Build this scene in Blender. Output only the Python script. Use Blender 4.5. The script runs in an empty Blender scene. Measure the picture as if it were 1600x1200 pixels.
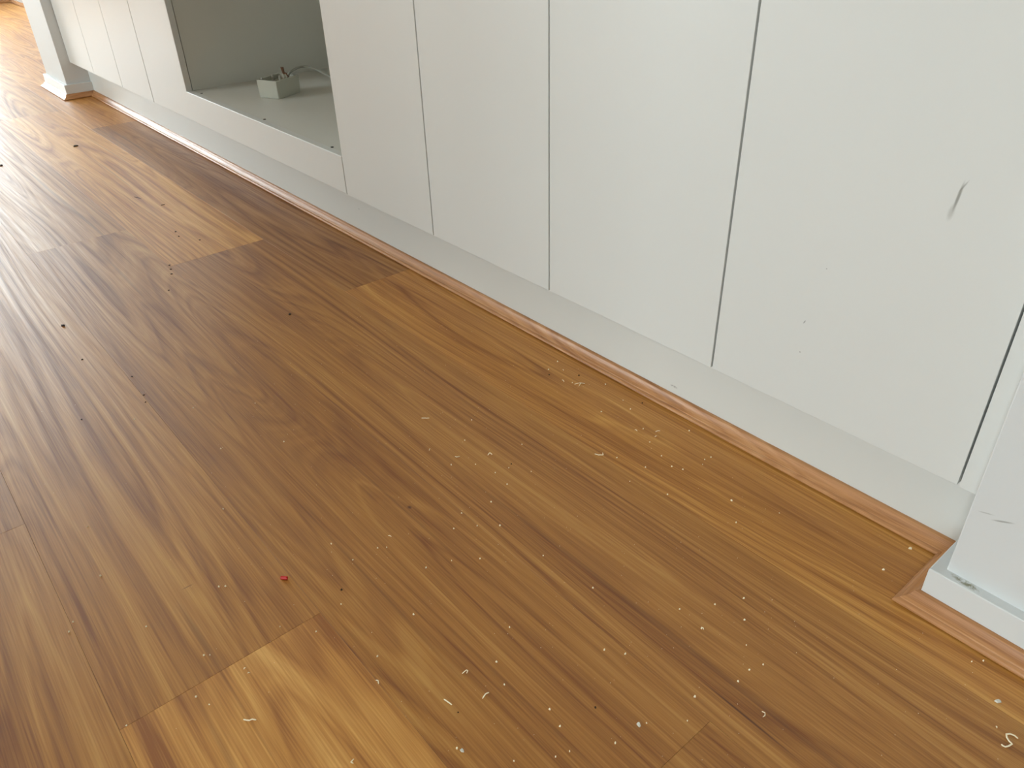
import bpy, bmesh, math, random
from mathutils import Vector, Matrix

random.seed(7)
scene = bpy.context.scene
COL = scene.collection

# ------------------------------------------------------------------ camera
# metres; x runs along the cabinets, y into the wall, floor at z = 0
cam_data = bpy.data.cameras.new('camera')
cam = bpy.data.objects.new('camera', cam_data)
COL.objects.link(cam)
CAM_R = ((0.645118, 0.763620, -0.026576), (-0.400456, 0.367524, 0.839381), (-0.650736, 0.530858, -0.542893))
r, u, fw = (Vector(v) for v in CAM_R)
cam.matrix_world = Matrix(((r.x, u.x, -fw.x, 0), (r.y, u.y, -fw.y, 0), (r.z, u.z, -fw.z, 0.73), (0, 0, 0, 1)))
cam_data.sensor_fit = 'HORIZONTAL'
cam_data.sensor_width = 36.0
cam_data.lens = 1215.34 / 1600 * 36.0
cam_data.clip_start = 0.02
scene.camera = cam

# ------------------------------------------------------------------ daylight and exposure
SKY = 14.0
world = bpy.data.worlds.new('sky')
scene.world = world
world.use_nodes = True
bg = world.node_tree.nodes['Background']
bg.inputs['Color'].default_value = (0.82, 0.93, 0.97, 1)
bg.inputs['Strength'].default_value = SKY

vs = scene.view_settings
vs.view_transform = 'Standard'
vs.look = 'None'
vs.gamma = 1.0
vs.use_curve_mapping = False
vs.exposure = 0.17
try:
    scene.cycles.use_denoising = True
    scene.cycles.max_bounces = 4
    scene.cycles.glossy_bounces = 2
    scene.cycles.use_adaptive_sampling = True
    scene.cycles.adaptive_threshold = 0.06
    scene.cycles.caustics_reflective = False
    scene.cycles.diffuse_bounces = 4
    scene.cycles.sample_clamp_indirect = 6.0
except Exception:
    pass

# window openings of the room: (wall, a0, a1, z0, z1); a runs along the wall
X_END, X_NEAR, Y_FRONT, Y_BACK, Z_CEIL = -8.16, 2.6, -3.6, 1.434, 2.6
WINDOWS = [('end', -1.6, 1.1, 0.45, 2.45), ('front', -4.8, -3.4, 0.40, 2.56), ('front', 0.1, 1.35, 0.40, 2.56)]
for k, (wl, a0, a1, z0, z1) in enumerate(WINDOWS):
    ld = bpy.data.lights.new('window_portal', 'AREA')
    ld.shape = 'RECTANGLE'
    ld.size, ld.size_y = a1 - a0, z1 - z0
    ld.cycles.is_portal = True
    lo = bpy.data.objects.new('window_portal', ld)
    COL.objects.link(lo)
    if wl == 'end':
        lo.location = (X_END - 0.02, (a0 + a1) / 2, (z0 + z1) / 2)
        lo.rotation_euler = (math.pi / 2, 0, -math.pi / 2)
    else:
        lo.location = ((a0 + a1) / 2, Y_FRONT - 0.02, (z0 + z1) / 2)
        lo.rotation_euler = (math.pi / 2, 0, 0)

# ------------------------------------------------------------------ helpers
def link(name, me, mat=None, parent=None, loc=(0, 0, 0)):
    o = bpy.data.objects.new(name, me)
    COL.objects.link(o)
    o.location = loc
    if mat is not None and me is not None and not me.materials:
        me.materials.append(mat)
    if parent is not None:
        o.parent = parent
    return o

def tag(o, label, cat, group=None):
    o['label'] = label
    o['category'] = cat
    if group:
        o['group'] = group
    return o

def struct(o):
    o['kind'] = 'structure'
    return o

def to_mesh(bm, name, smooth=False):
    bmesh.ops.recalc_face_normals(bm, faces=bm.faces)
    me = bpy.data.meshes.new(name)
    bm.to_mesh(me)
    bm.free()
    if smooth:
        for p in me.polygons:
            p.use_smooth = True
    return me

def add_box(bm, lo, hi):
    x0, y0, z0 = lo
    x1, y1, z1 = hi
    v = [bm.verts.new(c) for c in ((x0, y0, z0), (x1, y0, z0), (x1, y1, z0), (x0, y1, z0),
                                   (x0, y0, z1), (x1, y0, z1), (x1, y1, z1), (x0, y1, z1))]
    for f in ((0, 3, 2, 1), (4, 5, 6, 7), (0, 1, 5, 4), (1, 2, 6, 5), (2, 3, 7, 6), (3, 0, 4, 7)):
        bm.faces.new([v[i] for i in f])

def box_mesh(name, lo, hi, bevel=0.0):
    bm = bmesh.new()
    add_box(bm, lo, hi)
    if bevel:
        bmesh.ops.bevel(bm, geom=bm.edges[:], offset=bevel, segments=2, profile=0.5, affect='EDGES')
    return to_mesh(bm, name)

def box(name, lo, hi, mat, parent=None, bevel=0.0):
    """a box whose origin is the centre of its base"""
    c = ((lo[0] + hi[0]) / 2, (lo[1] + hi[1]) / 2, lo[2])
    me = box_mesh(name, [a - b for a, b in zip(lo, c)], [a - b for a, b in zip(hi, c)], bevel)
    off = parent.location if parent is not None else Vector((0, 0, 0))
    return link(name, me, mat, parent, Vector(c) - off)

def empty(name, loc=(0, 0, 0)):
    o = bpy.data.objects.new(name, None)
    COL.objects.link(o)
    o.location = loc
    o.empty_display_size = 0.05
    return o

def prism(name, outline, path, mat, parent=None, closed_ends=True, smooth=False):
    """sweep an outline (out, z) along a floor path of (x, y, outward direction) with mitred corners"""
    bm = bmesh.new()
    rings = []
    for (x, y, dx, dy) in path:
        rings.append([bm.verts.new((x + dx * o, y + dy * o, z)) for o, z in outline])
    n = len(outline)
    for a, b in zip(rings[:-1], rings[1:]):
        for i in range(n):
            j = (i + 1) % n
            bm.faces.new((a[i], a[j], b[j], b[i]))
    bm.faces.new(rings[0])
    bm.faces.new(rings[-1])
    me = to_mesh(bm, name)
    if smooth:
        for p in me.polygons:
            p.use_smooth = len(p.vertices) == 4
        try:
            me.set_sharp_from_angle(angle=math.radians(40))
        except Exception:
            pass
    return link(name, me, mat, parent)

# ------------------------------------------------------------------ materials
class N:
    def __init__(self, name):
        self.m = bpy.data.materials.new(name)
        self.m.use_nodes = True
        self.t = self.m.node_tree
        self.b = self.t.nodes['Principled BSDF']

    def node(self, kind, **kw):
        n = self.t.nodes.new(kind)
        for k, v in kw.items():
            if k == 'ins':
                for i, val in v.items():
                    self.set(n.inputs[i], val)
            else:
                setattr(n, k, v)
        return n

    def set(self, sock, val):
        if isinstance(val, bpy.types.NodeSocket):
            self.t.links.new(val, sock)
        else:
            sock.default_value = val

    def math(self, op, a, b=0.0, c=0.0, clamp=False):
        n = self.node('ShaderNodeMath', operation=op, use_clamp=clamp)
        self.set(n.inputs[0], a)
        self.set(n.inputs[1], b)
        self.set(n.inputs[2], c)
        return n.outputs[0]

    def vmath(self, op, a, b=(0, 0, 0), out=0):
        n = self.node('ShaderNodeVectorMath', operation=op)
        self.set(n.inputs[0], a)
        self.set(n.inputs[1], b)
        return n.outputs[out]

    def noise(self, vec, scale, detail=2.0, rough=0.5, dim='3D', w=None):
        n = self.node('ShaderNodeTexNoise', noise_dimensions=dim)
        if vec is not None and dim != '1D':
            self.set(n.inputs['Vector'], vec)
        if w is not None:
            self.set(n.inputs['W'], w)
        n.inputs['Scale'].default_value = scale
        n.inputs['Detail'].default_value = detail
        n.inputs['Roughness'].default_value = rough
        return n.outputs[0]

    def range(self, v, a, b, c=0.0, d=1.0, smooth=False):
        n = self.node('ShaderNodeMapRange', clamp=True)
        if smooth:
            n.interpolation_type = 'SMOOTHSTEP'
        self.set(n.inputs['Value'], v)
        n.inputs['From Min'].default_value = a
        n.inputs['From Max'].default_value = b
        n.inputs['To Min'].default_value = c
        n.inputs['To Max'].default_value = d
        return n.outputs[0]

    def mix(self, fac, a, b, mode='MIX'):
        n = self.node('ShaderNodeMix', data_type='RGBA', blend_type=mode)
        self.set(n.inputs[0], fac)
        self.set(n.inputs[6], a)
        self.set(n.inputs[7], b)
        return n.outputs[2]

    def out(self, **kw):
        for k, v in kw.items():
            self.set(self.b.inputs[k.replace('_', ' ')], v)
        return self.m

def lin(r, g, b):
    f = lambda c: ((c / 255 + 0.055) / 1.055) ** 2.4 if c > 10 else c / 255 / 12.92
    return (f(r), f(g), f(b), 1)

def bump(n, height, strength, dist):
    b = n.node('ShaderNodeBump')
    b.inputs['Strength'].default_value = strength
    b.inputs['Distance'].default_value = dist
    n.set(b.inputs['Height'], height)
    return b.outputs[0]

def wood(name, light, mid, dark, vary=True, scale=1.0, rough=0.36, fine=1.0, bump_s=0.35, spec=0.5, along_y=False, marks=()):
    n = N(name)
    tc = n.node('ShaderNodeTexCoord')
    oi = n.node('ShaderNodeObjectInfo')
    off = n.node('ShaderNodeCombineXYZ', ins={0: n.math('MULTIPLY', oi.outputs['Random'], 57.0),
                                              1: n.math('MULTIPLY', oi.outputs['Random'], 23.0), 2: 0.0})
    base = tc.outputs['Object']
    if along_y:
        sx = n.node('ShaderNodeSeparateXYZ', ins={0: base})
        base = n.node('ShaderNodeCombineXYZ', ins={0: sx.outputs[1], 1: sx.outputs[0], 2: sx.outputs[2]}).outputs[0]
    p = n.vmath('ADD', base, off.outputs[0])
    # slow sideways wander of the grain
    wander = n.noise(n.vmath('MULTIPLY', p, (0.7 * scale, 2.2 * scale, 3.0)), 1.0, 1.0)
    wv = n.node('ShaderNodeCombineXYZ', ins={0: 0.0, 1: n.math('MULTIPLY', n.math('SUBTRACT', wander, 0.5), 0.05 / scale), 2: 0.0})
    q = n.vmath('ADD', p, wv.outputs[0])
    # growth rings cut by the board face: contours of a long soft field
    field = n.noise(n.vmath('MULTIPLY', q, (0.42 * scale, 7.0 * scale, 7.0)), 1.0, 1.5, 0.45)
    rings = n.noise(None, 1.0, 2.0, 0.6, '1D', n.math('MULTIPLY', field, 34.0))
    broad = n.noise(n.vmath('MULTIPLY', q, (0.9 * scale, 16.0 * scale, 16.0)), 1.0, 2.0, 0.55)
    streak = n.noise(n.vmath('MULTIPLY', q, (1.6 * scale, 100.0 * scale, 90.0)), 1.0, 2.0, 0.6)
    fibre = n.noise(n.vmath('MULTIPLY', p, (9.0 * scale, 520.0 * scale, 520.0)), 1.0, 1.0, 0.6)
    v = n.math('ADD', n.math('MULTIPLY', rings, 0.34), n.math('MULTIPLY', broad, 0.40))
    v = n.math('ADD', v, n.math('MULTIPLY', streak, 0.32))
    v = n.math('ADD', v, n.math('MULTIPLY', fibre, 0.30 * fine))
    v = n.range(v, 0.43, 0.87)
    ramp = n.node('ShaderNodeValToRGB')
    e = ramp.color_ramp.elements
    e[0].position, e[0].color = 0.10, light
    e[1].position, e[1].color = 0.95, dark
    m_ = e.new(0.50)
    m_.color = mid
    n.set(ramp.inputs[0], v)
    col = ramp.outputs[0]
    # few dark mineral lines
    ln = n.noise(n.vmath('MULTIPLY', q, (0.8 * scale, 60.0 * scale, 60.0)), 1.0, 0.0)
    lm = n.range(ln, 0.745, 0.80, 0.0, 0.35)
    vein = (dark[0] * 0.40, dark[1] * 0.30, dark[2] * 0.25, 1)
    col = n.mix(lm, col, vein)
    if marks:
        geo = n.node('ShaderNodeNewGeometry')
        for (mx, my, rx, ry, amt) in marks:      # knots and gum veins
            d = n.vmath('DIVIDE', n.vmath('SUBTRACT', n.vmath('ADD', geo.outputs['Position'], wv.outputs[0]), (mx, my, 0)), (rx, ry, 1))
            col = n.mix(n.range(n.vmath('LENGTH', d, out=1), 1.0, 0.2, 0.0, amt, True), col, vein)
    if vary:
        col = n.mix(1.0, col, oi.outputs['Color'], 'MULTIPLY')
    h = n.math('ADD', n.math('MULTIPLY', rings, 0.6), n.math('MULTIPLY', streak, 0.5))
    nrm = bump(n, h, bump_s, 0.0006)
    rg = n.range(n.math('ADD', streak, n.math('MULTIPLY', rings, 0.4)), 0.4, 1.0, rough - 0.06, rough + 0.10)
    return n.out(Base_Color=col, Roughness=rg, Normal=nrm, Specular_IOR_Level=spec)

M_PLANK = wood('floor_wood', lin(214, 162, 86), lin(186, 128, 54), lin(138, 80, 18), rough=0.45, spec=0.72, bump_s=0.5, marks=[
    (-0.232, 0.4810, 0.080, 0.0016, 0.85), (-0.7298, 0.4051, 0.005, 0.0035, 0.9), (-0.705, 0.106, 0.090, 0.0055, 0.40),
    (-0.793, 0.126, 0.0014, 0.010, 0.6)])
TW = (lin(204, 156, 110), lin(184, 132, 86), lin(150, 100, 60))
M_TRIM = wood('trim_wood', *TW, scale=2.2, rough=0.32, bump_s=0.12, vary=False)
M_TRIM_Y = wood('trim_wood_crosswise', *TW, scale=2.2, rough=0.32, bump_s=0.12, vary=False, along_y=True)

def paint(name, col, rough, spec=0.5, orange_peel=0.0, marks=()):
    n = N(name)
    geo = n.node('ShaderNodeNewGeometry')
    pos = geo.outputs['Position']
    big = n.noise(pos, 3.0, 0.0)
    c = n.mix(n.range(big, 0.3, 0.7, 0.0, 1.0), col, tuple(v * 0.975 for v in col[:3]) + (1,))
    kw = {}
    for (ctr, a1, r1, a2, r2, mcol, amt, ns) in marks:
        d = n.vmath('SUBTRACT', pos, ctr)
        uu = n.math('DIVIDE', n.vmath('DOT_PRODUCT', d, a1, out=1), r1)
        vv = n.math('DIVIDE', n.vmath('DOT_PRODUCT', d, a2, out=1), r2)
        rr = n.math('SQRT', n.math('ADD', n.math('MULTIPLY', uu, uu), n.math('MULTIPLY', vv, vv)))
        m = n.range(rr, 1.0, 0.25, 0.0, amt, True)
        if ns:
            m = n.math('MULTIPLY', m, n.range(n.noise(pos, ns, 3.0, 0.7), 0.40, 0.58))
        c = n.mix(m, c, mcol)
    if orange_peel:
        kw['Normal'] = bump(n, n.noise(pos, 420.0, 2.0), orange_peel, 0.0004)
    return n.out(Base_Color=c, Roughness=rough, Specular_IOR_Level=spec, **kw)

WHITE = lin(216, 217, 213)
GREY_MARK = lin(120, 120, 112)
DK = lin(70, 66, 60)
XA, YA, ZA = (1, 0, 0), (0, 1, 0), (0, 0, 1)
def tilt(a):
    return (math.sin(a), 0, math.cos(a)), (math.cos(a), 0, -math.sin(a))

M_LAM = paint('white_laminate', WHITE, 0.30, 0.45)
t1, t2 = tilt(0.10)
s1, s2 = tilt(0.45)
M_LAM_MARKED = paint('white_laminate_marked', WHITE, 0.30, 0.45, marks=[
    ((-0.2895, 0.8124, 0.456), t1, 0.020, t2, 0.0022, GREY_MARK, 0.75, 0),
    ((-0.2875, 0.8124, 0.467), s1, 0.010, s2, 0.0012, GREY_MARK, 0.5, 0),
    ((-0.2920, 0.8124, 0.440), t1, 0.012, t2, 0.0042, GREY_MARK, 0.30, 0),
    ((-0.4220, 0.8124, 0.2641), s1, 0.004, s2, 0.0010, DK, 0.6, 0),
    ((-0.420, 0.8124, 0.222), XA, 0.0011, ZA, 0.0011, DK, 0.7, 0),
    ((-0.408, 0.8124, 0.34), XA, 0.0011, ZA, 0.0011, DK, 0.5, 0)])
M_KICK = paint('kick_laminate', lin(214, 215, 210), 0.28, 0.45, marks=[
    ((-0.6508, 0.870, 0.0336), XA, 0.009, ZA, 0.003, DK, 0.6, 260.0),
    ((-1.63, 0.870, 0.075), XA, 0.003, ZA, 0.002, DK, 0.5, 0)])
M_CARC = paint('carcass_white_board', lin(214, 214, 206), 0.42, 0.4)
M_WALL = paint('wall_paint', lin(212, 214, 213), 0.55, 0.4, orange_peel=0.10, marks=[
    ((-0.141, 0.774, 0.1515), (0.92, 0, 0.39), 0.014, (-0.39, 0, 0.92), 0.0016, GREY_MARK, 0.6, 0),
    ((-0.158, 0.774, 0.152), (0.96, 0, 0.26), 0.010, (-0.26, 0, 0.96), 0.0012, GREY_MARK, 0.35, 0)])
M_CEIL = paint('ceiling_paint', lin(236, 236, 234), 0.8, 0.3)
M_SKIRT = paint('skirting_gloss_paint', lin(216, 219, 218), 0.26, 0.5, marks=[
    ((-0.1500, 0.7690, 0.0555), (0.97, -0.2, 0), 0.022, (0.1, 0.995, 0), 0.0065, lin(142, 140, 118), 1.0, 150.0)])
M_PLASTIC = paint('white_plastic', lin(184, 184, 170), 0.4, 0.5)
M_CORD = paint('grey_cord_plastic', lin(150, 150, 138), 0.5, 0.4)
M_COPPER = paint('brown_terminal', lin(118, 82, 58), 0.4, 0.5)
M_BRASS = paint('screw_metal', lin(170, 168, 158), 0.35, 0.5)
M_HOLE = paint('dark_hole', lin(40, 38, 34), 0.8, 0.2)
M_SHAVE = paint('pale_shaving', lin(255, 243, 212), 0.6, 0.3)
M_CHIP = paint('grey_white_chip', lin(214, 212, 200), 0.6, 0.3)
M_DARK = paint('dark_crumb', lin(52, 34, 22), 0.7, 0.3)
M_RED = paint('red_plastic', lin(200, 26, 26), 0.35, 0.5)
M_FRAME = paint('window_frame_white', lin(225, 226, 226), 0.4, 0.5)
M_GROUND = paint('outside_paving', lin(170, 165, 156), 0.9, 0.2)
M_SLAB = paint('underlay', lin(88, 62, 40), 0.9, 0.1)

# ------------------------------------------------------------------ the room shell
gr = struct(box('ground', (-22, -22, -0.30), (16, 8, -0.12), M_GROUND))
floor = struct(box('floor', (X_END, Y_FRONT, -0.06), (X_NEAR, Y_BACK, -0.006), M_SLAB))
struct(box('ceiling', (X_END - 0.1, Y_FRONT - 0.1, Z_CEIL), (X_NEAR + 0.1, Y_BACK + 0.1, Z_CEIL + 0.1), M_CEIL))
struct(box('wall_back', (X_END - 0.1, Y_BACK, -0.06), (X_NEAR + 0.1, Y_BACK + 0.1, Z_CEIL), M_WALL))
struct(box('wall_near', (X_NEAR, Y_FRONT - 0.1, -0.06), (X_NEAR + 0.1, Y_BACK, Z_CEIL), M_WALL))

def wall_with_holes(name, along, fixed0, fixed1, a0, a1, holes, mat):
    """wall built as panels around its window openings"""
    bm = bmesh.new()
    def add(s0, s1, z0, z1):
        if along == 'x':
            add_box(bm, (s0, fixed0, z0), (s1, fixed1, z1))
        else:
            add_box(bm, (fixed0, s0, z0), (fixed1, s1, z1))
    s = a0
    for (h0, h1, z0, z1) in sorted(holes):
        add(s, h0, -0.06, Z_CEIL)
        add(h0, h1, -0.06, z0)
        add(h0, h1, z1, Z_CEIL)
        s = h1
    add(s, a1, -0.06, Z_CEIL)
    return struct(link(name, to_mesh(bm, name), mat))

wall_with_holes('wall_front', 'x', Y_FRONT - 0.1, Y_FRONT, X_END - 0.1, X_NEAR,
                [w[1:] for w in WINDOWS if w[0] == 'front'], M_WALL)
wall_with_holes('wall_end', 'y', X_END - 0.1, X_END, Y_FRONT, Y_BACK,
                [w[1:] for w in WINDOWS if w[0] == 'end'], M_WALL)

for k, (wl, a0, a1, z0, z1) in enumerate(WINDOWS):
    bm = bmesh.new()
    t = 0.045
    cuts = [a0, (a0 + a1) / 2 - t / 2, a1 - t]
    def fb(s0, s1, q0, q1):
        if wl == 'front':
            add_box(bm, (s0, Y_FRONT - 0.09, q0), (s1, Y_FRONT - 0.03, q1))
        else:
            add_box(bm, (X_END - 0.09, s0, q0), (X_END - 0.03, s1, q1))
    for c in cuts:
        fb(c, c + t, z0 + t, z1 - t)
    fb(a0, a1, z0, z0 + t)
    fb(a0, a1, z1 - t, z1)
    struct(link('window_%d' % (k + 1), to_mesh(bm, 'window_frame'), M_FRAME))

struct(box('added_shade_wall', (-1.5, -1.32, -0.005), (-0.30, -1.2, Z_CEIL), M_WALL))  # unseen wall stub, added behind the camera to shade the middle doors

# short wall ends either side of the cabinet run
NIB_Y = 0.774
R_X = -0.1735          # side face of the right wall end
L_X1, L_X0 = -3.8665, -4.20
struct(box('wall_right', (R_X, NIB_Y, -0.005), (X_NEAR, Y_BACK, Z_CEIL), M_WALL, bevel=0.0015))
struct(box('wall_left', (L_X0, NIB_Y, -0.005), (L_X1, Y_BACK, Z_CEIL), M_WALL, bevel=0.0015))

# painted skirting
ST, SH = 0.0135, 0.0560
SK = [(0, 0.0005), (ST, 0.0005), (ST, SH - 0.0012), (ST - 0.0004, SH - 0.0004), (ST - 0.0012, SH), (0, SH)]
KICK_Y = 0.8702
struct(prism('baseboard_right', SK, [(R_X, KICK_Y + 0.001, -1, 0), (R_X, NIB_Y, -1, -1), (X_NEAR, NIB_Y, 0, -1)], M_SKIRT))
struct(prism('baseboard_left', SK, [(L_X0, Y_BACK, -1, 0), (L_X0, NIB_Y, -1, -1), (L_X1, NIB_Y, 1, -1), (L_X1, KICK_Y + 0.001, 1, 0)], M_SKIRT))
struct(prism('baseboard_back', SK, [(X_END, Y_BACK, 0, -1), (L_X0 - 0.016, Y_BACK, 0, -1)], M_SKIRT))
struct(prism('baseboard_end', SK, [(X_END, -3.5, 1, 0), (X_END, Y_BACK - 0.016, 1, 0)], M_SKIRT))

# timber beading along the floor: rounded top, shallow cove, rounded toe
Q = 0.0207
QP = [(0, 0.0003), (0, Q), (0.0030, Q), (0.0046, Q - 0.0006), (0.0058, Q - 0.0020), (0.0066, Q - 0.0040),
      (0.0082, 0.0142), (0.0104, 0.0115), (0.0128, 0.0094), (0.0148, 0.0084), (0.0152, 0.0076),
      (0.0172, 0.0072), (0.0190, 0.0062), (0.0202, 0.0046), (0.0207, 0.0030), (0.0204, 0.0021), (0.0160, 0.0021), (0.0160, 0.0003)]
SR = R_X - ST          # skirting face, right
SL1 = L_X1 + ST
SL0 = L_X0 - ST
SF = NIB_Y - ST        # skirting face, front
def trim(k, path):
    o = struct(prism('trim_%d' % k, QP, path, M_TRIM_Y if k in (2, 4, 6, 8) else M_TRIM, smooth=True))
    return o
trim(1, [(SL1, KICK_Y, 1, -1), (SR, KICK_Y, -1, -1)])
trim(2, [(SR, KICK_Y, -1, -1), (SR, SF, -1, -1)])
trim(3, [(SR, SF, -1, -1), (X_NEAR, SF, 0, -1)])
trim(4, [(SL1, SF, 1, -1), (SL1, KICK_Y, 1, -1)])
trim(5, [(SL0, SF, -1, -1), (SL1, SF, 1, -1)])
trim(6, [(SL0, Y_BACK - ST, -1, -1), (SL0, SF, -1, -1)])
trim(7, [(X_END + ST, Y_BACK - ST, 1, -1), (SL0, Y_BACK - ST, -1, -1)])
trim(8, [(X_END + ST, -3.5, 1, 0), (X_END + ST, Y_BACK - ST, 1, -1)])

# ------------------------------------------------------------------ floor planks
PW, PL, GAP = 0.2335, 1.862, 0.0002
Y0 = -0.0145
JOINT = {-1: -1.060, 0: -0.645, 1: -0.250, 2: -1.797, 3: -1.397}
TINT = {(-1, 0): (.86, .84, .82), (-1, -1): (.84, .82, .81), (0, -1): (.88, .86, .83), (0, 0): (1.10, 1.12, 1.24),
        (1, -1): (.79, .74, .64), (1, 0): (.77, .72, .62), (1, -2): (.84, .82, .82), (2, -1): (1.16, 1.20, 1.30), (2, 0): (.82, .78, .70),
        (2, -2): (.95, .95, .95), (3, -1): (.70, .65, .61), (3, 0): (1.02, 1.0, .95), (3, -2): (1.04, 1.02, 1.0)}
plank_cache = {}
def plank_mesh(L, W):
    key = (round(L, 4), round(W, 4))
    if key not in plank_cache:
        bm = bmesh.new()
        b, h = 0.0002, 0.006
        l2, w2 = L / 2 - GAP / 2, W / 2 - GAP / 2
        rings = []
        for (e, z) in ((0, -h), (0, -b), (b, 0.0)):
            rings.append([bm.verts.new(c) for c in ((-l2 + e, -w2 + e, z), (l2 - e, -w2 + e, z), (l2 - e, w2 - e, z), (-l2 + e, w2 - e, z))])
        for a, c in zip(rings[:-1], rings[1:]):
            for i in range(4):
                bm.faces.new((a[i], a[(i + 1) % 4], c[(i + 1) % 4], c[i]))
        bm.faces.new(rings[-1])
        me = to_mesh(bm, 'floor_plank')
        me.materials.append(M_PLANK)
        plank_cache[key] = me
    return plank_cache[key]

row = -16
while True:
    ya = Y0 + row * PW
    if ya >= Y_BACK - 0.01:
        break
    yb = min(ya + PW, Y_BACK)
    if yb <= Y_FRONT + 0.02:
        row += 1
        continue
    ya = max(ya, Y_FRONT)
    j0 = JOINT.get(row)
    if j0 is None:
        j0 = -0.645 + row * 0.405 + random.uniform(-0.05, 0.05)
    k = math.floor((X_END - j0) / PL)
    while j0 + k * PL < X_NEAR:
        xa, xb = max(j0 + k * PL, X_END), min(j0 + (k + 1) * PL, X_NEAR)
        if xb - xa > 0.02:
            o = link('floor_plank', plank_mesh(xb - xa, yb - ya), None, floor)
            o.location = Vector(((xa + xb) / 2, (ya + yb) / 2, 0)) - floor.location
            t = TINT.get((row, k))
            if t is None:
                g = random.uniform(.90, 1.06)
                t = (g, g * random.uniform(.97, 1.0), g * random.uniform(.94, 1.0))
            o.color = (t[0], t[1], t[2], 1)
        k += 1
    row += 1

# ------------------------------------------------------------------ cabinets
DY0, DY1 = 0.8124, 0.8304        # door front and back faces
CY0, CY1 = 0.8324, 1.428         # carcass depth
ZB, ZT = 0.1405, 2.20
G = 0.0016                       # half of a gap between doors
PT = 0.016

def carcass(parent, xa, xb, z0=ZB + 0.004, z1=ZT):
    box('side_panel', (xa, CY0, z0), (xa + PT, CY1, z1), M_CARC, parent)
    box('side_panel', (xb - PT, CY0, z0), (xb, CY1, z1), M_CARC, parent)
    box('bottom_panel', (xa + PT, CY0, z0), (xb - PT, CY1, z0 + PT), M_CARC, parent)
    box('top_panel', (xa + PT, CY0, z1 - PT), (xb - PT, CY1, z1), M_CARC, parent)
    box('back_panel', (xa + PT, CY1 - 0.008, z0 + PT), (xb - PT, CY1, z1 - PT), M_CARC, parent)

def door(parent, xa, xb, mat=None):
    return box('door', (xa + G, DY0, ZB), (xb - G, DY1, ZT), mat or M_LAM, parent, 0.0006)

S = [L_X1 + 0.002, -3.5160, -3.1665, -2.8394, -1.5684, -1.2283, -0.8876, -0.5462, -0.2014]
def unit(label, xs, mats=None):
    e = empty('tall_cabinet', ((xs[0] + xs[-1]) / 2, DY0, ZB))
    carcass(e, xs[0] + 0.0005, xs[-1] - 0.0005)
    for i, (a, b) in enumerate(zip(xs[:-1], xs[1:])):
        door(e, a, b, (mats or {}).get(i))
    return tag(e, label, 'cabinet', 'white handleless cabinets along the wall')

unit('white handleless three-door cabinet beside the far wall end with skirting', S[0:4])
unit('white two-door cabinet directly right of the open niche', S[4:7])
unit('white two-door cabinet nearest the camera with a grey scuff mark', S[6:9], {1: M_LAM_MARKED})

# niche cabinet: left stile and bottom rail in one L-shaped front, open carcass behind
NX0, NX1, NZ = -2.4906, S[4], 0.2272
e = empty('niche_cabinet', ((S[3] + S[4]) / 2, DY0, ZB))
def front_L():
    bm = bmesh.new()
    xa, xr = S[3] + G, S[4] - G
    pts = [(xa, ZB), (xr, ZB), (xr, NZ), (NX0, NZ), (NX0, ZT), (xa, ZT)]
    c = e.location
    f0 = [bm.verts.new((x - c.x, DY0 - c.y, z - c.z)) for x, z in pts]
    f1 = [bm.verts.new((x - c.x, DY1 - c.y, z - c.z)) for x, z in pts]
    bm.faces.new(f0)
    bm.faces.new(list(reversed(f1)))
    for i in range(6):
        j = (i + 1) % 6
        bm.faces.new((f0[i], f0[j], f1[j], f1[i]))
    bmesh.ops.recalc_face_normals(bm, faces=bm.faces)
    ed = [x for x in bm.edges if all(abs(v.co.y - (DY0 - c.y)) < 1e-6 for v in x.verts)]
    bmesh.ops.bevel(bm, geom=ed, offset=0.0016, segments=3, profile=0.5, affect='EDGES')
    return to_mesh(bm, 'front_panel')
link('front_panel', front_L(), M_LAM, e)
NTOP = 0.96
box('upper_door', (NX0 + 0.003, DY0, NTOP), (NX1 - G, DY1, ZT), M_LAM, e, 0.0006)
box('side_panel', (NX0 - 0.020, CY0 + 0.001, ZB + 0.004), (NX0 - 0.004, CY1, ZT), M_CARC, e)
box('side_panel', (NX1 - 0.0165, CY0, ZB + 0.004), (NX1 - 0.0005, CY1, ZT), M_CARC, e)
box('niche_shelf', (NX0 - 0.004, DY1 + 0.0006, NZ - 0.0185), (NX1 - 0.0165, CY1, NZ - 0.0012), M_CARC, e, 0.0005)
box('niche_top', (NX0 - 0.004, CY0, NTOP), (NX1 - 0.0165, CY1, NTOP + PT), M_CARC, e)
box('back_panel', (NX0 - 0.004, CY1 - 0.008, NZ - 0.0012), (NX1 - 0.0165, CY1, NTOP), M_CARC, e)
def disc(name, ctr, rad, h, mat, parent, seg=20, rim=None):
    bm = bmesh.new()
    bmesh.ops.create_cone(bm, cap_ends=True, segments=seg, radius1=rad, radius2=rad if rim is None else rim, depth=h)
    me = to_mesh(bm, name)
    return link(name, me, mat, parent, Vector(ctr) - (parent.location if parent else Vector()))
for (x, y) in ((-2.4367, 0.8374), (-2.0091, 0.8362), (-1.6517, 0.8352)):
    disc('screw_hole', (x, y, NZ - 0.0009), 0.0036, 0.0012, M_HOLE, e)
tag(e, 'open white cabinet niche with dim interior and empty shelf', 'cabinet')

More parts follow.
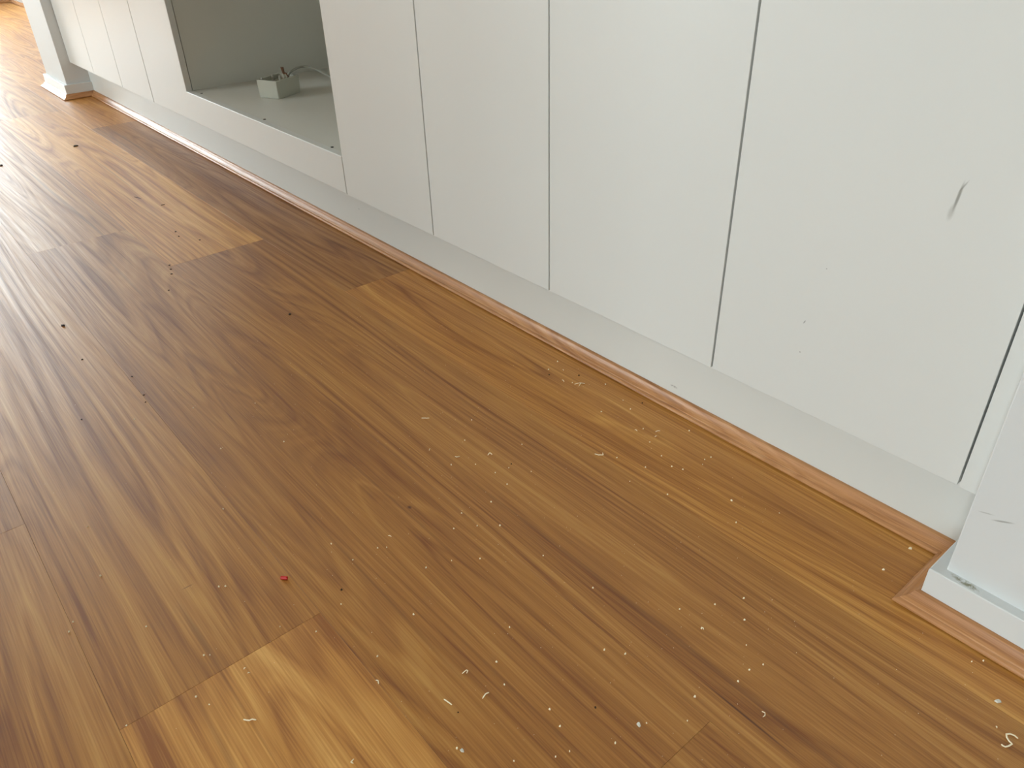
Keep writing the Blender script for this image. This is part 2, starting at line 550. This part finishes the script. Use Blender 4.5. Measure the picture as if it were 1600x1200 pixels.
# filler strip between last door and wall end, and the recessed kickboard
tag(box('filler_strip', (S[8] + 0.0009, DY0, ZB - 0.001), (R_X - 0.0002, DY1, ZT), M_LAM, None, 0.0006),
    'narrow white filler strip between last door and right wall end', 'panel')
tag(box('kickboard', (SL1 - ST + 0.0002, KICK_Y, 0.0003), (R_X - 0.0002, KICK_Y + 0.016, ZB + 0.003), M_KICK),
    'long white recessed kickboard below the cabinet doors', 'kickboard')

# ------------------------------------------------------------------ white electrical box in the niche
SZ = NZ - 0.0012
Bc = Vector((-2.2425, 0.9960, SZ))
eb = empty('electrical_box', Bc)
ax = Vector((0.065, 0.029, 0)).normalized()     # towards the front near corner
ay = Vector((-0.052, 0.081, 0)).normalized()
ay = (ay - ax * ay.dot(ax)).normalized()
def bl(a, b, z):
    v = ax * a + ay * b
    return (v.x, v.y, z)
def shell_box():
    bm = bmesh.new()
    w, l, h, t = 0.036, 0.048, 0.0485, 0.0028
    def ring(hw, hl, z):
        pts = []
        for sx, sy, a0 in ((1, 1, 0), (-1, 1, 90), (-1, -1, 180), (1, -1, 270)):
            for k in range(4):
                a = math.radians(a0 + 30 * k)
                rr = 0.004
                pts.append(bm.verts.new(bl(sx * (hw - rr) + rr * math.cos(a), sy * (hl - rr) + rr * math.sin(a), z)))
        return pts
    rs = [ring(w - 0.001, l - 0.001, 0.0), ring(w, l, 0.001), ring(w + 0.0015, l + 0.0015, h - 0.001), ring(w + 0.001, l + 0.001, h),
          ring(w - t, l - t, h), ring(w - t, l - t, h - 0.012)]
    for a, b in zip(rs[:-1], rs[1:]):
        n_ = len(a)
        for i in range(n_):
            bm.faces.new((a[i], a[(i + 1) % n_], b[(i + 1) % n_], b[i]))
    bm.faces.new(rs[0])
    bm.faces.new(rs[-1])
    return to_mesh(bm, 'box_body')
link('box_body', shell_box(), M_PLASTIC, eb)
def cyl_at(name, a, b, z0, z1, r0, r1, mat, lean=(0, 0)):
    bm = bmesh.new()
    va = [bm.verts.new(bl(a + r0 * math.cos(t), b + r0 * math.sin(t), z0)) for t in [i * math.pi / 6 for i in range(12)]]
    vb = [bm.verts.new(bl(a + lean[0] + r1 * math.cos(t), b + lean[1] + r1 * math.sin(t), z1)) for t in [i * math.pi / 6 for i in range(12)]]
    for i in range(12):
        bm.faces.new((va[i], va[(i + 1) % 12], vb[(i + 1) % 12], vb[i]))
    bm.faces.new(va)
    bm.faces.new(vb)
    me = to_mesh(bm, name, True)
    me.set_sharp_from_angle(angle=math.radians(50))
    return link(name, me, mat, eb)
for (a, b) in ((-0.026, -0.036), (-0.026, 0.010), (0.012, -0.004), (0.004, 0.006)):
    cyl_at('screw_post', a, b, 0.036, 0.0525, 0.0042, 0.0036, M_BRASS)
cyl_at('terminal', 0.0165, 0.010, 0.036, 0.056, 0.0050, 0.0040, M_PLASTIC)
cyl_at('wire_connector', 0.0160, 0.012, 0.052, 0.074, 0.0030, 0.0046, M_COPPER, (-0.004, 0.0))
cyl_at('wire_connector', 0.0240, 0.020, 0.046, 0.059, 0.0028, 0.0022, M_COPPER, (-0.006, -0.004))

def tube(name, pts, rad, mat, parent=None, loc=(0, 0, 0), seg=8, sub=6):
    P = [Vector(p) for p in pts]
    path = []
    for i in range(len(P) - 1):
        p0, p1, p2, p3 = P[max(i - 1, 0)], P[i], P[i + 1], P[min(i + 2, len(P) - 1)]
        for k in range(sub):
            t = k / sub
            path.append(0.5 * ((2 * p1) + (p2 - p0) * t + (2 * p0 - 5 * p1 + 4 * p2 - p3) * t * t + (3 * p1 - p0 - 3 * p2 + p3) * t ** 3))
    path.append(P[-1])
    bm = bmesh.new()
    rings = []
    for i, c in enumerate(path):
        d = (path[min(i + 1, len(path) - 1)] - path[max(i - 1, 0)]).normalized()
        s = d.cross(Vector((0, 0, 1)))
        s = s.normalized() if s.length > 1e-4 else Vector((1, 0, 0))
        uu = s.cross(d).normalized()
        rings.append([bm.verts.new(c + rad * (s * math.cos(a) + uu * math.sin(a))) for a in [2 * math.pi * k / seg for k in range(seg)]])
    for a, b in zip(rings[:-1], rings[1:]):
        for i in range(seg):
            bm.faces.new((a[i], a[(i + 1) % seg], b[(i + 1) % seg], b[i]))
    bm.faces.new(rings[0])
    bm.faces.new(rings[-1])
    return link(name, to_mesh(bm, name, True), mat, parent, loc)
cp = [(-2.250, 1.030, SZ + 0.040), (-2.243, 1.038, SZ + 0.056), (-2.262, 1.085, SZ + 0.062), (-2.235, 1.110, SZ + 0.056), (-2.185, 1.125, SZ + 0.042), (-2.12, 1.150, SZ + 0.022),
      (-2.03, 1.20, SZ + 0.006), (-1.90, 1.27, SZ + 0.0036), (-1.75, 1.34, SZ + 0.0036), (-1.66, 1.41, SZ + 0.0036)]
tube('power_cord', [Vector(p) - Bc for p in cp], 0.0034, M_CORD, eb)
tag(eb, 'small white electrical box with brown connectors and grey cord on the niche shelf', 'electrical box')

# ------------------------------------------------------------------ debris on the floor
def ribbon(name, pts, width, thick, mat):
    """thin curled strip; pts are floor points (x, y, z) in metres about the strip's own base"""
    P = [Vector(p) for p in pts]
    bm = bmesh.new()
    rings = []
    for i, c in enumerate(P):
        d = (P[min(i + 1, len(P) - 1)] - P[max(i - 1, 0)]).normalized()
        s = Vector((-d.y, d.x, 0))
        s = s.normalized() if s.length > 1e-5 else Vector((1, 0, 0))
        w = width * (0.55 if i in (0, len(P) - 1) else 1.0) / 2
        up = Vector((0, 0, thick))
        rings.append([bm.verts.new(c - s * w), bm.verts.new(c + s * w), bm.verts.new(c + s * w * 0.7 + up), bm.verts.new(c - s * w * 0.7 + up)])
    for a, b in zip(rings[:-1], rings[1:]):
        for i in range(4):
            bm.faces.new((a[i], a[(i + 1) % 4], b[(i + 1) % 4], b[i]))
    bm.faces.new(rings[0])
    bm.faces.new(rings[-1])
    return to_mesh(bm, name)

SHAVINGS = [
    ('large pale S-shaped wood shaving at the bottom right corner', [(-0.0375, 0.6657), (-0.041, 0.6662), (-0.0448, 0.6645), (-0.047, 0.6613), (-0.0451, 0.6576), (-0.042, 0.6553), (-0.0389, 0.6543), (-0.0403, 0.6494), (-0.0421, 0.6465), (-0.0443, 0.6462), (-0.0456, 0.6473)], 0.0016),
    ('bent pale wood shaving right of the straight one near bottom centre', [(-0.4262, 0.3023), (-0.4264, 0.2976), (-0.4249, 0.2925)], 0.0014),
    ('straight pale wood shaving lying near the bottom centre of the floor', [(-0.4515, 0.261), (-0.4454, 0.2619), (-0.4403, 0.2634)], 0.0014),
    ('hooked pale wood shaving just above the bent and straight ones', [(-0.464, 0.2948), (-0.464, 0.2983), (-0.4639, 0.3009), (-0.4624, 0.3016), (-0.4611, 0.2987)], 0.001),
    ('wavy white shaving on the light plank at the bottom left', [(-0.5709, 0.0886), (-0.5674, 0.0905), (-0.5648, 0.0926), (-0.5644, 0.0956), (-0.5615, 0.0985)], 0.0015),
    ('curled pale shaving at the bottom edge on the light plank', [(-0.456, 0.1537), (-0.4543, 0.1495), (-0.4523, 0.151)], 0.0013),
    ('short pale shaving on the seam beside the light plank end', [(-0.5198, 0.2187), (-0.517, 0.22), (-0.5138, 0.2186)], 0.0012),
    ('slender horizontal shaving on the floor below the cabinet centre, leftmost of its cluster', [(-0.8962, 0.5391), (-0.8923, 0.5411), (-0.8895, 0.5439), (-0.8878, 0.5483)], 0.0013),
    ('tiny smile-shaped pale shaving in the middle of the floor', [(-0.7786, 0.5193), (-0.7745, 0.5199), (-0.7736, 0.522), (-0.7737, 0.5248)], 0.0013),
    ('small arched pale shaving right of the smile-shaped one', [(-0.7476, 0.5582), (-0.7495, 0.5632), (-0.7472, 0.5637), (-0.7443, 0.564)], 0.0013),
    ('short slanted pale sliver left of the smile-shaped shaving', [(-0.8169, 0.4985), (-0.8201, 0.5024)], 0.001),
    ('hook-shaped shaving on the grain line right of floor centre', [(-0.6415, 0.6804), (-0.6351, 0.6815), (-0.6303, 0.6869), (-0.6357, 0.6913)], 0.0014),
    ('long thin straw-coloured splinter close to the timber beading', [(-0.8012, 0.7924), (-0.7967, 0.801), (-0.7906, 0.8066)], 0.0012),
    ('short straw-coloured splinter crossing the longer one near the beading', [(-0.7917, 0.7934), (-0.7961, 0.8043)], 0.0012),
    ('tiny bent splinter left of the crossed splinters near the beading', [(-0.8256, 0.7858), (-0.8213, 0.7855), (-0.8184, 0.7838)], 0.001),
    ('stubby pale splinter above the crossed splinters, nearest the beading', [(-0.8494, 0.81), (-0.846, 0.809)], 0.0012),
    ('short pale splinter left of a pair of slivers near the beading', [(-0.6425, 0.7703), (-0.6378, 0.7707)], 0.0012),
    ('upper sliver of a slanted pair near the beading', [(-0.6172, 0.7903), (-0.6142, 0.7973)], 0.001),
    ('lower shorter sliver of a slanted pair near the beading', [(-0.6094, 0.7797), (-0.6083, 0.783)], 0.0011),
    ('hair-thin curled shaving on the dark streaked plank at lower right', [(-0.2216, 0.5012), (-0.2184, 0.5015), (-0.2166, 0.4991), (-0.2173, 0.4966)], 0.0008),
    ('small pale flick of shaving left of the beaded wall corner floor area', [(-0.3305, 0.5411), (-0.3272, 0.5404)], 0.0012),
    ('small pale shaving on the seam left of floor centre', [(-0.7017, 0.3508), (-0.6972, 0.3529)], 0.0011),
    ('short pale shaving between the light plank end and its crumbs, upper of two', [(-0.6298, 0.1151), (-0.6303, 0.1176)], 0.0014),
    ('short pale shaving between the light plank end and its crumbs, lower of two', [(-0.6217, 0.116), (-0.6209, 0.1183)], 0.0011),
    ('small pale dash of shaving beside the large S-shaped one', [(-0.0576, 0.6631), (-0.0559, 0.6618)], 0.0011),
]
CRUMBS = [(-0.837, 0.5962), (-0.8012, 0.5551), (-0.7664, 0.5031), (-0.7428, 0.5309), (-0.7034, 0.5627), (-0.6745, 0.5814), (-0.6763, 0.5368), (-0.7334, 0.6143), (-0.708, 0.5404), (-0.6622, 0.4956), (-0.7116, 0.8176), (-0.7128, 0.7671), (-0.6058, 0.7635), (-0.6355, 0.7821), (-0.7654, 0.8314), (-0.8758, 0.8221), (-0.8672, 0.7919), (-0.6859, 0.8075), (-0.8073, 0.7932), (-0.584, 0.8312), (-0.6057, 0.7636), (-0.6131, 0.6983), (-0.5712, 0.751), (-0.5229, 0.7915), (-0.5202, 0.8026), (-0.5176, 0.7799), (-0.5448, 0.7429), (-0.5694, 0.7129), (-0.5295, 0.7493), (-0.5629, 0.6723), (-0.5083, 0.6905), (-0.325, 0.6132), (-0.3418, 0.5798), (-0.365, 0.5431), (-0.3049, 0.5868), (-0.2546, 0.551), (-0.2822, 0.5588), (-0.2598, 0.5127), (-0.2784, 0.4631), (-0.2656, 0.4351), (-0.1076, 0.7237), (-0.0999, 0.7342), (-0.0915, 0.7543), (-0.3828, 0.773), (-0.4104, 0.7146), (-0.2606, 0.5339), (-0.6715, 0.4508), (-0.6538, 0.4245), (-0.6372, 0.4514), (-0.617, 0.4746), (-0.7393, 0.286), (-0.6917, 0.328), (-0.6946, 0.2925), (-0.5869, 0.4167), (-0.6086, 0.3872), (-0.537, 0.4809), (-0.4562, 0.4898), (-0.6205, 0.3557), (-0.5683, 0.3013), (-0.4782, 0.3749), (-0.4511, 0.3329), (-0.4228, 0.3209), (-0.5455, 0.2369), (-0.3831, 0.4345), (-0.3638, 0.448), (-0.365, 0.5431), (-0.3301, 0.54), (-0.3686, 0.3377), (-0.3472, 0.3325), (-0.321, 0.321), (-0.3259, 0.3066), (-0.3497, 0.2725), (-0.2914, 0.4016), (-0.2972, 0.3615), (-0.3977, 0.2379), (-0.2783, 0.4632), (-0.6845, 0.3375), (-0.6397, 0.244), (-1.1811, 0.2702), (-1.2151, 0.1843), (-1.0398, 0.2595), (-0.9896, 0.3415), (-0.9024, 0.2057), (-1.1233, 0.3546), (-0.9937, 0.0499), (-0.7393, 0.2859), (-0.6947, 0.2924), (-0.83, -0.0115), (-0.8172, -0.0194), (-0.7638, 0.0527), (-0.6782, 0.0887), (-0.6739, 0.0941), (-0.7665, 0.143), (-0.7616, 0.1496), (-0.6457, -0.0073), (-0.6308, 0.0614), (-0.6121, 0.0682), (-0.8863, 0.0358), (-0.6229, 0.2012), (-0.6578, 0.1727)]
CHIPS = [(-0.2956, 0.3946, 0.00326), (-0.3922, 0.2404, 0.00284), (-0.0683, 0.6942, 0.00374), (-0.2346, 0.8394, 0.00299), (-0.2388, 0.7799, 0.00234), (-0.4413, 0.7465, 0.00242)]
DARK = [(-1.3819, 0.5487, 0.00409), (-1.6538, 0.1852, 0.00598), (-3.0525, 0.5783, 0.00919), (-0.6599, 0.256, 0.00218), (-0.3387, 0.375, 0.0019), (-0.8168, 0.8181, 0.00225), (-0.8536, 0.7812, 0.00203), (-0.685, 0.8354, 0.00193), (-0.7078, 0.5713, 0.00173), (-0.4292, 0.2632, 0.00131), (-1.8041, 0.4541, 0.00312), (-1.7781, 0.4481, 0.00309), (-1.7507, 0.44, 0.00304), (-1.6693, 0.4039, 0.00292), (-2.0041, 0.5417, 0.00344), (-1.9674, 0.5368, 0.00339), (-1.9059, 0.5662, 0.00331), (-1.2799, 0.2214, 0.00208), (-1.2552, 0.2157, 0.00205), (-1.3562, 0.2255, 0.00218), (-1.4831, 0.1753, 0.00233), (-1.2747, 0.1179, 0.00206), (-2.9887, 0.333, 0.0075)]
SLIVERS = [[(-2.3576, 0.5519), (-2.3457, 0.5574), (-2.3262, 0.5614)], [(-2.2325, 0.5846), (-2.2319, 0.5953)]]
RED = (-0.7233, 0.2107)

def pos_local(pts):
    cx = sum(p[0] for p in pts) / len(pts)
    cy = sum(p[1] for p in pts) / len(pts)
    return (cx, cy), [(p[0] - cx, p[1] - cy) for p in pts]

rnd = random.Random(11)
for (label, pts, width) in SHAVINGS:
    (cx, cy), loc = pos_local(pts)
    # subdivide and let the middle arch off the floor a little
    P = []
    for i in range(len(loc) - 1):
        for k in range(3):
            t = k / 3
            P.append((loc[i][0] * (1 - t) + loc[i + 1][0] * t, loc[i][1] * (1 - t) + loc[i + 1][1] * t))
    P.append(loc[-1])
    n_ = len(P) - 1
    P3 = [(x, y, 0.0002 + 0.0012 * math.sin(math.pi * i / n_)) for i, (x, y) in enumerate(P)]
    o = link('wood_shaving', ribbon('wood_shaving', P3, width, 0.0006, M_SHAVE), None, None, (cx, cy, 0))
    o.data.materials.append(M_SHAVE)
    tag(o, label, 'wood shaving', 'pale wood shavings scattered on the floor')

def chip_mesh(name, rad, flat, rr):
    """irregular broken flake"""
    bm = bmesh.new()
    n_ = 7
    lo, hi = [], []
    for i in range(n_):
        a = 2 * math.pi * i / n_ + rr.uniform(-.25, .25)
        q = rad * rr.uniform(.65, 1.1)
        lo.append(bm.verts.new((q * math.cos(a), q * math.sin(a) * .7, 0)))
        hi.append(bm.verts.new((q * .75 * math.cos(a), q * .55 * math.sin(a), flat * rr.uniform(.7, 1.2))))
    for i in range(n_):
        j = (i + 1) % n_
        bm.faces.new((lo[i], lo[j], hi[j], hi[i]))
    bm.faces.new(lo)
    bm.faces.new(hi)
    return to_mesh(bm, name)

crumb_meshes = []
for k in range(6):
    me = chip_mesh('wood_crumb', 0.0013, 0.0013, rnd)
    me.materials.append(M_SHAVE)
    crumb_meshes.append(me)
for (x, y) in CRUMBS:
    o = link('wood_crumb', rnd.choice(crumb_meshes), None, None, (x, y, 0))
    o.rotation_euler.z = rnd.uniform(0, 6.28)
    s = rnd.uniform(.8, 1.25)
    o.scale = (s, s, s)
    tag(o, 'tiny pale wood crumb on the timber floor', 'wood crumb', 'tiny pale wood crumbs on the floor')

CHIP_LABELS = ['grey-white angular chip on the dark plank at bottom centre right', 'grey-white chip at the bottom edge right of the light plank',
               'grey-white pointed flake at the right edge below the wall beading', 'beige chip beside the kickboard beading near the right wall end',
               'small beige chip left of the beading corner at the right wall end', 'small beige chip on the floor well left of the right wall end']
for (x, y, r_), lb in zip(CHIPS, CHIP_LABELS):
    me = chip_mesh('debris_chip', r_, r_ * .55, rnd)
    o = link('debris_chip', me, M_CHIP if 'grey' in lb else M_SHAVE, None, (x, y, 0))
    o.rotation_euler.z = rnd.uniform(0, 6.28)
    tag(o, lb, 'chip', 'small broken chips on the floor')

for (x, y, r_) in DARK:
    me = chip_mesh('dark_crumb', r_, r_ * .4, rnd)
    o = link('dark_crumb', me, M_DARK, None, (x, y, 0))
    o.rotation_euler.z = rnd.uniform(0, 6.28)
    tag(o, 'small dark brown crumb on the timber floor', 'dirt crumb', 'small dark crumbs on the floor')
for pts, lb in zip(SLIVERS, ['long dark sliver lying on the pale glossy floor at left', 'short dark sliver right of the longer one on the glossy floor']):
    (cx, cy), loc = pos_local(pts)
    me = ribbon('dark_sliver', [(x, y, 0.0002) for x, y in loc], 0.0022, 0.0009, M_DARK)
    tag(link('dark_sliver', me, M_DARK, None, (cx, cy, 0)), lb, 'sliver', 'dark slivers on the floor')

# red offcut: a short hollow piece of plastic sleeve
bm = bmesh.new()
ring_n = 14
Lr, ro, ri = 0.0082, 0.0023, 0.0013
rings = []
for (xx, rr_) in ((-Lr / 2, ri), (-Lr / 2, ro), (Lr / 2, ro), (Lr / 2, ri)):
    rings.append([bm.verts.new((xx, rr_ * math.cos(2 * math.pi * i / ring_n), ro + rr_ * math.sin(2 * math.pi * i / ring_n))) for i in range(ring_n)])
for a in range(4):
    A, B = rings[a], rings[(a + 1) % 4]
    for i in range(ring_n):
        bm.faces.new((A[i], A[(i + 1) % ring_n], B[(i + 1) % ring_n], B[i]))
o = link('plastic_offcut', to_mesh(bm, 'plastic_offcut'), M_RED, None, (RED[0], RED[1], 0))
o.rotation_euler.z = math.radians(42)
tag(o, 'tiny red plastic offcut on the floor at lower left', 'offcut')

# fine sawdust nobody could count
bm = bmesh.new()
for k in range(620):
    x = rnd.uniform(-1.35, 0.0)
    y = rnd.gauss(0.52, 0.24)
    if y > 0.845 or y < -0.25 or (x > -0.21 and y > 0.73):
        continue
    r_ = rnd.uniform(0.00022, 0.00055)
    v = [bm.verts.new((x + r_ * math.cos(a + k), y + r_ * math.sin(a + k), 0.0001)) for a in (0, 2.1, 4.2)]
    tp = bm.verts.new((x, y, r_ * 1.3))
    for i in range(3):
        bm.faces.new((v[i], v[(i + 1) % 3], tp))
    bm.faces.new(v)
dust = link('sawdust', to_mesh(bm, 'sawdust'), M_SHAVE)
dust['kind'] = 'stuff'
tag(dust, 'fine pale sawdust specks spread over the floor boards', 'sawdust')
